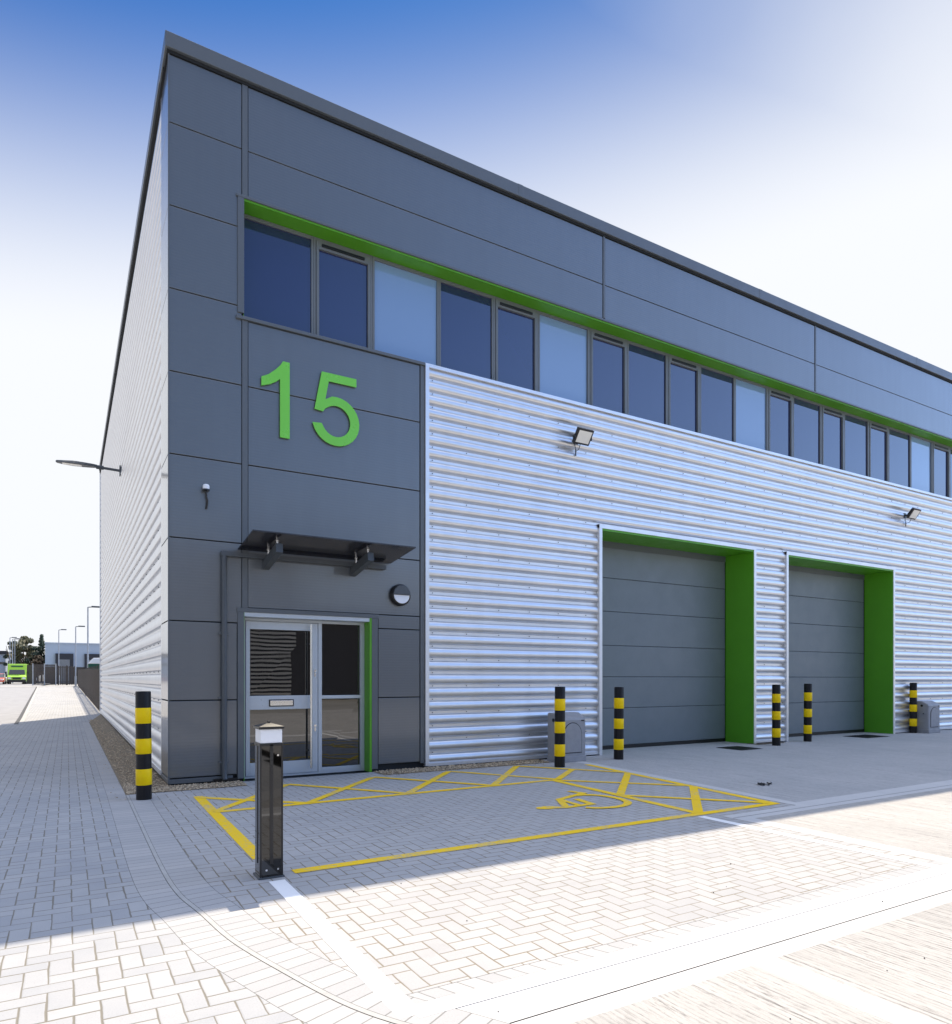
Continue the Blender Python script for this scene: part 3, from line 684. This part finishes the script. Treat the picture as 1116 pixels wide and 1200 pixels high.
# ------------------------------------------------------------------ gullies and debris
def cover(name, x, y, w_, d_, rz, label, mat, n=9):
    e = empty(name, (x, y, 0), label, 'drain cover', rz=rz)
    b = MB(); b.box(-w_/2, w_/2, -d_/2, d_/2, -.01, .006); b.build('frame', mat, e)
    b = MB()
    for k in range(n): xx = -w_/2+.04+(w_-.08)*k/(n-1); b.box(xx-.012, xx+.012, -d_/2+.03, d_/2-.03, .006, .013)
    b.build('bars', mat, e)
cover('drain_cover', 10.45, -.46, .62, .62, 0, 'dark iron gully cover in front of the first green reveal', M['iron'])
cover('drain_cover', 15.45, -.12, .9, .62, 0, 'dark iron gully cover in front of the second roller door', M['iron'])
cover('drain_cover', 11.85, -.05, .9, .3, 0, 'brown cover strip between the two roller doors', M['rust'])
b = MB(); rl = random.Random(8)
for k in range(9):
    x, y = 6.82+rl.uniform(-.14,.14), -3.80+rl.uniform(-.06,.06); a_ = rl.uniform(0,3.1); l = rl.uniform(.04,.07)
    dx, dy = math.cos(a_)*l, math.sin(a_)*l
    b.add([(x-dx,y-dy,.006),(x+dy*.4,y-dx*.4,.02),(x+dx,y+dy,.01),(x-dy*.4,y+dx*.4,.03)], [(0,1,2,3)])
tag(b.build('dead_leaves', M['iron'], fix=False), 'dark scrap of leaves lying on the concrete yard', 'leaves')
b = MB()
for k in range(38):
    x, y = rl.uniform(.3, 6), rl.uniform(-8.4, -5.3); r = rl.uniform(.002, .005); b.lathe([(r,.002),(r*.6,.002+r)], 5, (x,y,0))
tag(b.build('grit', M['iron'], fix=False), 'scattered dark specks of grit on the sunlit paving', 'grit', kind='stuff')

# ------------------------------------------------------------------ background
M['fence'] = paint('brown fence steel', (.075,.06,.05), .6, 0, .2, 5.)
M['post'] = paint('galvanised post', (.42,.43,.44), .45, .3, .1)
M['farblue'] = paint('pale blue cladding', (.42,.48,.57), .5, 0, .05, .5)  # blue cladding, lightened to put distance haze into the colour
M['fardark'] = paint('dark dock surround', (.03,.03,.04), .6)
M['fargrey'] = paint('dock door grey', (.22,.22,.23), .6)
M['limep'] = paint('lime paint', (.42,.72,.05), .3, 0, .04, coat=.5)
M['redp'] = paint('orange red paint', (.75,.13,.06), .3, 0, .04, coat=.5)
M['whitep'] = paint('white paint', (.8,.8,.8), .3, 0, .03, coat=.5)
M['bluep'] = paint('pale blue paint', (.3,.42,.55), .3, 0, .03, coat=.5)
M['carglass'] = glass('car glass', (.02,.025,.03), 1.5, .03, 0)
M['tyre'] = paint('tyre rubber', (.02,.02,.02), .8)
M['skip'] = paint('dark green container', (.012,.09,.055), .5, 0, .1)
M['bark'] = paint('bark', (.09,.065,.045), .9, 0, .3, 4.)
def leafmat(name, a, c_):
    t = NT(name); p = t.pos(); f_ = t.ramp(t.noise(p, .9, 4), .3, .7); w_ = t.n('ShaderNodeTexWhiteNoise'); t.link(p, w_.inputs['Vector'])
    t.set(col=t.mix(f_, c4(a), c4(c_)), rough=.6); return t.mat
M['leafA'] = leafmat('olive foliage', (.10,.105,.055), (.27,.25,.14)); M['leafB'] = leafmat('dark conifer foliage', (.04,.065,.045), (.10,.13,.08)); M['leafC'] = leafmat('brown shrub', (.10,.07,.04), (.17,.12,.08))  # foliage colours raised to stand in for distance haze

# palisade fence running back along the footpath
F = empty('palisade_fence', (0, 21.3, 0), 'brown palisade fence running back from the side wall along the footpath', 'fence')
b = MB(); y = 21.35
while y < 87:
    z = gz(y); x = .02; hh = 1.80+.25*(y-21)/66
    b.add([(x-.01,y-.028,z+.05),(x-.01,y+.028,z+.05),(x-.01,y+.028,z+hh-.06),(x-.01,y,z+hh),(x-.01,y-.028,z+hh-.06),(x+.02,y-.028,z+.05),(x+.02,y+.028,z+.05),(x+.02,y+.028,z+hh-.06),(x+.02,y,z+hh),(x+.02,y-.028,z+hh-.06)],
          [(0,1,2,3,4),(5,9,8,7,6),(0,4,9,5),(1,6,7,2)])
    y += .18
po = b.build('pales', M['fence'], F, fix=False); po.parent = None; po.parent = F; po.matrix_parent_inverse = F.matrix_world.inverted(); po.location = (0, -21.3, 0)
b = MB()
for z_ in (.35, 1.45): b.add([(.03,21.35,z_),(.07,21.35,z_),(.07,21.35,z_+.05),(.03,21.35,z_+.05),(.03,87,gz(87)+z_),(.07,87,gz(87)+z_),(.07,87,gz(87)+z_+.05),(.03,87,gz(87)+z_+.05)], [(0,1,2,3),(4,5,6,7),(0,1,5,4),(2,3,7,6),(0,3,7,4),(1,2,6,5)])
po = b.build('rail', M['fence'], F); po.location = (0, -21.3, 0)
for k in range(24):
    y = 21.4+2.75*k; b = MB(); b.box(.06,.12,y-.05,y+.05,gz(y),gz(y)+1.95); po = b.build('post', M['fence'], F); po.location = (0, -21.3, 0)

# far fence and gate at the end of the path
Yf = 95.; zf = gz(Yf)
def far_fence(x0, x1, htop, name, label, step=.2, polem='fence', gap=.5):
    e = empty(name, (x0, Yf, zf), label, 'fence' if 'gate' not in name else 'gate')
    b = MB(); x = 0.
    while x < x1-x0: b.box(x, x+step*gap, 0, .05, .05, htop-zf-.05); x += step
    b.build('pales', M['fence'], e)
    b = MB()
    for z in (.4, htop-zf-.25): b.box(0, x1-x0, .05, .1, z, z+.07)
    b.build('rail', M['fence'], e)
    for xx in (0, (x1-x0)/2, x1-x0):
        b = MB(); b.box(xx-.06, xx+.06, -.06, .06, 0, htop-zf+.05); b.build('post', M[polem], e)
    return e
far_fence(-4.85, -2.35, 3.25, 'steel_gate', 'dark mesh gate with pale frame at the end of the footpath', .14, 'post', .75)
far_fence(-2.1, -.15, 3.05, 'boundary_fence', 'dark boundary fence between the gate and the long palisade fence', .2, 'fence', .62)
b = MB(); b.box(-6.6, -4.95, 108, 108.15, gz(108), 3.3); tag(b.build('timber_fence', M['fence']), 'brown timber fence behind the lime green van', 'fence')

# far building
Yb = 118.; FB = empty('warehouse', (-4.05, Yb, gz(Yb)), 'pale blue warehouse with dark dock doors beyond the fence', 'building'); z0 = gz(Yb)
b = MB(); b.box(0, 40, 0, 30, 0, 6.87-z0); b.build('wall', M['farblue'], FB); b = MB(); b.box(-.1, 40.1, -.1, 30, 6.87-z0, 7.05-z0); b.build('roof_edge', M['farblue'], FB)
for x in (1.38, 5.36):
    b = MB(); b.box(x, x+2.45, -.35, -.003, 0, 5.32-z0); dd = b.build('dock_surround', M['fardark'], FB); b = MB(); b.box(x+.55, x+1.95, -.42, -.353, 0, 4.37-z0); b.build('dock_door', M['fargrey'], FB)
b = MB(); b.box(-.0, 40, -.06, -.003, 0, 3.2-z0); b.build('plinth', M['fence'], FB)
FB2 = empty('office_building', (-14, 140, gz(140)), 'pale building with dark roof cut by the left edge of the picture', 'building')
b = MB(); b.box(-12, 3.4, 0, 15, 0, 4.9); b.build('wall', M['farblue'], FB2); b = MB(); b.box(-12.2, 3.6, -.3, 15, 4.9, 5.5); b.build('roof', M['fardark'], FB2)
b = MB(); b.box(-12, 3.3, -.06, -.003, 3.1, 3.5)
b.build('window_strip', M['carglass'], FB2)

# street lamps
def street_lamp(x, y, top, label, arm=.9, mat=None):
    e = empty('street_lamp', (x, y, gz(y)), label, 'street lamp', 'street lamps beyond the building'); h = top-gz(y)
    b = MB(); b.lathe([(.11,0),(.11,1.2),(.07,1.25),(.055,h)], 12); b.build('pole', M['post'], e, smooth=40)
    b = MB(); b.tube([(0,0,h),(arm*.35,0,h+.04)], .04, 8); b.prism([(arm*.3,-.12),(arm*.3,.12),(arm,.1),(arm*1.05,0),(arm,-.1)], h, h+.13, 'xy'); b.build('lamp_head', M['darkgrey'], e)
street_lamp(.44, 59, 7.55, 'tallest street lamp, nearest to the side wall behind the fence')
street_lamp(-.25, 82.5, 7.35, 'street lamp at the far end of the palisade fence')
street_lamp(-2.1, 104, 8.2, 'street lamp standing before the pale warehouse door')
street_lamp(-8.3, 118, 7.4, 'second street lamp from the left edge, above the van', .9)
street_lamp(-9.1, 126, 8.0, 'leftmost street lamp, at the very edge of the picture', .9)
street_lamp(-8.75, 132, 8.1, 'third of the street lamps crowded above the lime van', .9)
street_lamp(-8.6, 146, 8.0, 'street lamp nearest the left side of the broad tree', .9)

# trees
def tree(x, y, h, rad, label, mat, kind_='broad', n=5200, seed=1):
    rt = random.Random(seed); e = empty('tree' if kind_ != 'shrub' else 'shrub', (x, y, gz(y)), label, 'tree' if kind_ != 'shrub' else 'shrub')
    b = MB()
    if kind_ == 'conifer':
        b.tube([(0,0,0),(0,0,h*.6),(.05,0,h)], [.18,.1,.02], 8)
    else:
        b.tube([(0,0,0),(.1,0,h*.25),(0,.1,h*.45)], [.28,.22,.16], 8)
        for k in range(8):
            a_ = k*.785+rt.uniform(-.3,.3); b.tube([(0,0,h*rt.uniform(.2,.4)),(rad*.35*math.cos(a_),rad*.35*math.sin(a_),h*.55),(rad*.7*math.cos(a_),rad*.7*math.sin(a_),h*rt.uniform(.6,.85))], [.12,.08,.03], 6)
    b.build('trunk', M['bark'], e, smooth=60)
    b = MB(); lobes = []
    if kind_ == 'conifer':
        for k in range(14):
            z = h*(.18+.8*k/13); r = rad*(1-k/14.5)
            for q in range(5):
                a_ = rt.uniform(0, 6.28); lobes.append((r*.6*math.cos(a_), r*.6*math.sin(a_), z, r*.45+.12, .18*h/10+.1))
    else:
        for k in range(26):
            a_ = rt.uniform(0, 6.28); q = rt.uniform(.1, 1)**.6; zz = rt.uniform(.3, .95); r = rad*q*math.sqrt(max(.05, 1-((zz-.5)/.55)**2))
            s = rt.uniform(.18,.34)*rad; lobes.append((r*.85*math.cos(a_), r*.85*math.sin(a_), h*zz-s*.3, s, s*.8))
    for _ in range(n):
        lx, ly, lz, lr, lh = rt.choice(lobes); d_ = Vector((rt.gauss(0,1), rt.gauss(0,1), rt.gauss(0,1))).normalized()*rt.uniform(.5,1.08)
        c_ = Vector((lx+d_.x*lr, ly+d_.y*lr, lz+d_.z*lh)); s = rt.uniform(.09,.21)*(1.2 if kind_ == 'broad' else .9)
        u = Vector((rt.gauss(0,1), rt.gauss(0,1), rt.gauss(0,1))).normalized()*s; w_ = u.orthogonal().normalized()*s*.6
        b.add([tuple(c_-u), tuple(c_+w_), tuple(c_+u), tuple(c_-w_)], [(0,1,2,3)])
    b.build('crown', mat, e, fix=False)
tree(-7.6, 135, 8.3, 2.3, 'broad olive green tree behind the lime van', M['leafA'], n=8000, seed=3)
tree(-6.0, 131, 6.3, 1.5, 'lower dark green tree between the broad tree and the warehouse', M['leafB'], n=6000, seed=5)
tree(-4.9, 133, 8.2, 1.3, 'thin pointed conifer next to the pale warehouse', M['leafB'], 'conifer', 5000, 7)
tree(-5.4, 126, 4.6, 1.2, 'round brown shrub in front of the conifer', M['leafC'], 'shrub', 4000, 9)
tree(-9.6, 140, 7.6, 1.4, 'dark tree behind the street lamps at the left edge', M['leafB'], n=4000, seed=11)

# vehicles
def wheels(e, w_, l_, r, xs_=None):
    for y in (l_*.18, l_*.80):
        for sx in (-1, 1):
            b = MB(); b.lathe([(r*.75, -.1), (r, -.08), (r, .08), (r*.75, .1)], 20, (sx*(w_/2-.1), y, r), 'x'); wh = b.build('wheel', M['tyre'], e, smooth=40)
            b = MB(); b.lathe([(r*.55, -.115), (r*.55, .115)], 16, (sx*(w_/2-.1), y, r), 'x'); b.build('rim', M['post'], wh)
V = empty('van', (-7.15, 106, gz(106)), 'lime green high roofed van facing the camera', 'van')
b = MB(); b.prism([(.05,.35),(0,.55),(.02,1.05),(.55,1.30),(.95,2.10),(1.3,2.85),(5.8,2.9),(5.85,.4)], -1.12, 1.12, 'yz'); b.build('body', M['limep'], V, bevel=.08)
b = MB(); b.add([(-.95,.56,1.36),(.95,.56,1.36),(.88,.93,2.02),(-.88,.93,2.02),(-.95,.62,1.34),(.95,.62,1.34),(.88,.99,2.0),(-.88,.99,2.0)], [(0,1,2,3)]); b.v = [(x, y-.03, z) for x, y, z in b.v]; b.build('windscreen', M['carglass'], V, fix=False)
b = MB(); b.box(-1.1, 1.1, -.06, .05, .28, .62); b.build('bumper', M['black'], V, bevel=.03)
b = MB(); b.box(-.5, .5, -.02, .03, .68, .95); b.build('grille', M['black'], V)
for s in (-1, 1):
    b = MB(); b.box(s*.85-.18, s*.85+.18, -.03, .05, .72, .95); b.build('headlight', M['white'], V)
    b = MB(); b.box(s*1.28-.1, s*1.28+.1, .62, .72, 1.4, 1.75); b.build('mirror', M['black'], V)
b = MB(); b.box(-.7, .7, 1.05, 1.25, 2.42, 2.60); b.build('roof_sign', M['skip'], V)
wheels(V, 2.24, 5.9, .36)
def car(x, y, mat, label, rz=0):
    e = empty('car', (x, y, gz(y)), label, 'car', 'parked cars by the fence', rz)
    b = MB(); b.prism([(0,.35),(.02,.72),(.95,.92),(4.0,.95),(4.2,.7),(4.2,.32)], -.87, .87, 'yz'); b.build('body', mat, e, bevel=.08)
    b = MB(); b.prism([(.95,.90),(1.75,1.42),(3.3,1.45),(4.05,.93)], -.76, .76, 'yz'); cb = b.build('cabin', M['carglass'], e, bevel=.05)
    b = MB(); b.prism([(1.75,1.425),(1.85,1.47),(3.2,1.49),(3.3,1.455)], -.70, .70, 'yz'); b.build('roof', mat, e, bevel=.02)
    for s in (-1, 1): b = MB(); b.box(s*.62-.16, s*.62+.16, -.02, .04, .58, .72); b.build('headlight', M['white'], e)
    wheels(e, 1.74, 4.2, .31)
car(-9.35, 104, M['redp'], 'orange red car at the left edge of the picture')
car(-9.6, 112, M['whitep'], 'white car behind the orange red one at the left edge')
car(-6.05, 116, M['bluep'], 'pale blue car half hidden behind the lime van')
K = empty('container', (.55, 52, gz(52)), 'dark green container with pale cover behind the palisade fence', 'container')
b = MB(); b.prism([(0,.0),(-.25,1.75),(3.2,1.75),(3.0,0)], 0, 3, 'xz'); b.build('body', M['skip'], K, bevel=.03)
b = MB()
for k in range(6): b.box(.0+k*.55, .08+k*.55, -.06, -.0, .1, 1.7)
b.build('ribs', M['skip'], K)
b = MB(); b.prism([(-.25,1.755),(.1,2.1),(2.9,2.15),(3.2,1.755)], -.03, 3.03, 'xz'); b.build('cover', M['whitep'], K, bevel=.05)

K.scale = (1, 1, 1.32)
# the unit across the yard, seen mirrored in the entrance glass
OB = empty('industrial_unit', (-12, -34, 0), 'silver ribbed unit across the yard mirrored in the entrance door', 'building')
b = MB(); b.box(0, 23.7, -12, 0, 0, 9.5); b.box(23.7, 60, -12, -.4, 0, 6.); b.build('wall', M['fardark'], OB)
b = MB()
for k in range(35):
    z = .2+k*.26; b.box(0, 23.7, .003, .09, z, z+.14)
b.build('ribs', M['silver'], OB)

# ------------------------------------------------------------------ light
sv = Vector((.29, .544, 1)).normalized()
el = math.asin(sv.z); az = math.atan2(sv.x, sv.y)
s = bpy.data.lights.new('sun', 'SUN'); s.energy = 2.8; s.angle = R(.5); s.color = (1, .88, .70)
so = bpy.data.objects.new('sun', s); C.objects.link(so); so.rotation_euler = sv.to_track_quat('Z', 'Y').to_euler(); so.location = (0, 0, 30)
w = bpy.data.worlds.new('World'); sc.world = w; w.use_nodes = True; nt = w.node_tree
bg = nt.nodes['Background']; N = nt.nodes.new; Lk = nt.links.new
sky = N('ShaderNodeTexSky'); sky.sky_type = 'NISHITA'; sky.sun_disc = False; sky.sun_elevation = el; sky.sun_rotation = az; sky.air_density = 1.; sky.dust_density = .1; sky.ozone_density = 4.
tc = N('ShaderNodeTexCoord'); sp = N('ShaderNodeSeparateXYZ'); Lk(tc.outputs['Generated'], sp.inputs[0])
def wm(op, a_, b_=0.):
    x = N('ShaderNodeMath'); x.operation = op
    for i_, v in enumerate((a_, b_)):
        if isinstance(v, (int, float)): x.inputs[i_].default_value = v
        else: Lk(v, x.inputs[i_])
    return x.outputs[0]
def wr(v, a_, b_):
    x = N('ShaderNodeMapRange'); x.interpolation_type = 'SMOOTHSTEP'; Lk(v, x.inputs[0]); x.inputs[1].default_value = a_; x.inputs[2].default_value = b_; return x.outputs[0]
# thin bright veil of high haze: thick towards the horizon and towards the right (+X), where the light comes through it
nz = N('ShaderNodeTexNoise'); Lk(tc.outputs['Generated'], nz.inputs['Vector']); nz.inputs['Scale'].default_value = 2.2; nz.inputs['Detail'].default_value = 5
low = wr(wm('SUBTRACT', sp.outputs[2], wm('MULTIPLY', sp.outputs[0], .15)), .69, .38)
low = wm('MAXIMUM', wm('MULTIPLY', low, wr(sp.outputs[1], -.1, .3)), wr(sp.outputs[2], .30, .05))
top = wr(sp.outputs[2], .74, .92)  # brighter veil overhead, out of frame, added to light the shaded ground
dr = wm('ADD', wm('MULTIPLY', sp.outputs[0], .80), wm('MULTIPLY', sp.outputs[1], .0))
rt_ = wr(wm('ADD', dr, wm('MULTIPLY', wm('SUBTRACT', nz.outputs[0], .5), .10)), .30, .66)
rt_ = wm('MULTIPLY', rt_, wm('ADD', .15, wm('MULTIPLY', .85, wr(sp.outputs[1], -.15, .15))))
tint = N('ShaderNodeMix'); tint.data_type = 'RGBA'; tint.blend_type = 'MULTIPLY'; tint.inputs[0].default_value = 1; Lk(sky.outputs[0], tint.inputs[6]); ne = N('ShaderNodeMix'); ne.data_type = 'RGBA'; Lk(wm('MULTIPLY', wr(sp.outputs[0], -.1, .75), wr(sp.outputs[1], .1, -.1)), ne.inputs[0]); ns = N('ShaderNodeMix'); ns.data_type = 'RGBA'; Lk(wr(sp.outputs[1], .25, -.15), ns.inputs[0]); ns.inputs[6].default_value = (.105, .30, .50, 1); ns.inputs[7].default_value = (.56, .60, .65, 1); Lk(ns.outputs[2], ne.inputs[6]); ne.inputs[7].default_value = (2.1, 2.05, 2.2, 1); Lk(ne.outputs[2], tint.inputs[7])  # ne: unseen north-east sky brightened to lift reflections in panels and windows
mx = N('ShaderNodeMix'); mx.data_type = 'RGBA'; Lk(wm('MAXIMUM', low, rt_), mx.inputs[0]); Lk(tint.outputs[2], mx.inputs[6]); mx.inputs[7].default_value = (4.02, 4.12, 4.32, 1)
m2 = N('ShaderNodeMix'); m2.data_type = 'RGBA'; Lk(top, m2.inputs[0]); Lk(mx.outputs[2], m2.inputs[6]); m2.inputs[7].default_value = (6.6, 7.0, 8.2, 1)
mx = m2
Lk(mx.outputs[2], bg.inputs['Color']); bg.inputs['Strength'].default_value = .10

# ------------------------------------------------------------------ camera
cam = bpy.data.cameras.new('camera'); co = bpy.data.objects.new('camera', cam); C.objects.link(co); sc.camera = co
co.location = (-1.13, -9.73, 1.4); co.rotation_euler = (R(90), 0, -math.atan2(.508, .861))
cam.sensor_fit = 'HORIZONTAL'; cam.sensor_width = 36; cam.lens = 36*813/1116; cam.shift_y = (795-600)/1200*(1200/1116); cam.clip_end = 5000; cam.clip_start = .05
sc.view_settings.view_transform = 'Standard'; sc.view_settings.look = 'None'; sc.view_settings.exposure = 1.25; sc.view_settings.gamma = 1
sc.render.film_transparent = False
sc.cycles.use_denoising = True
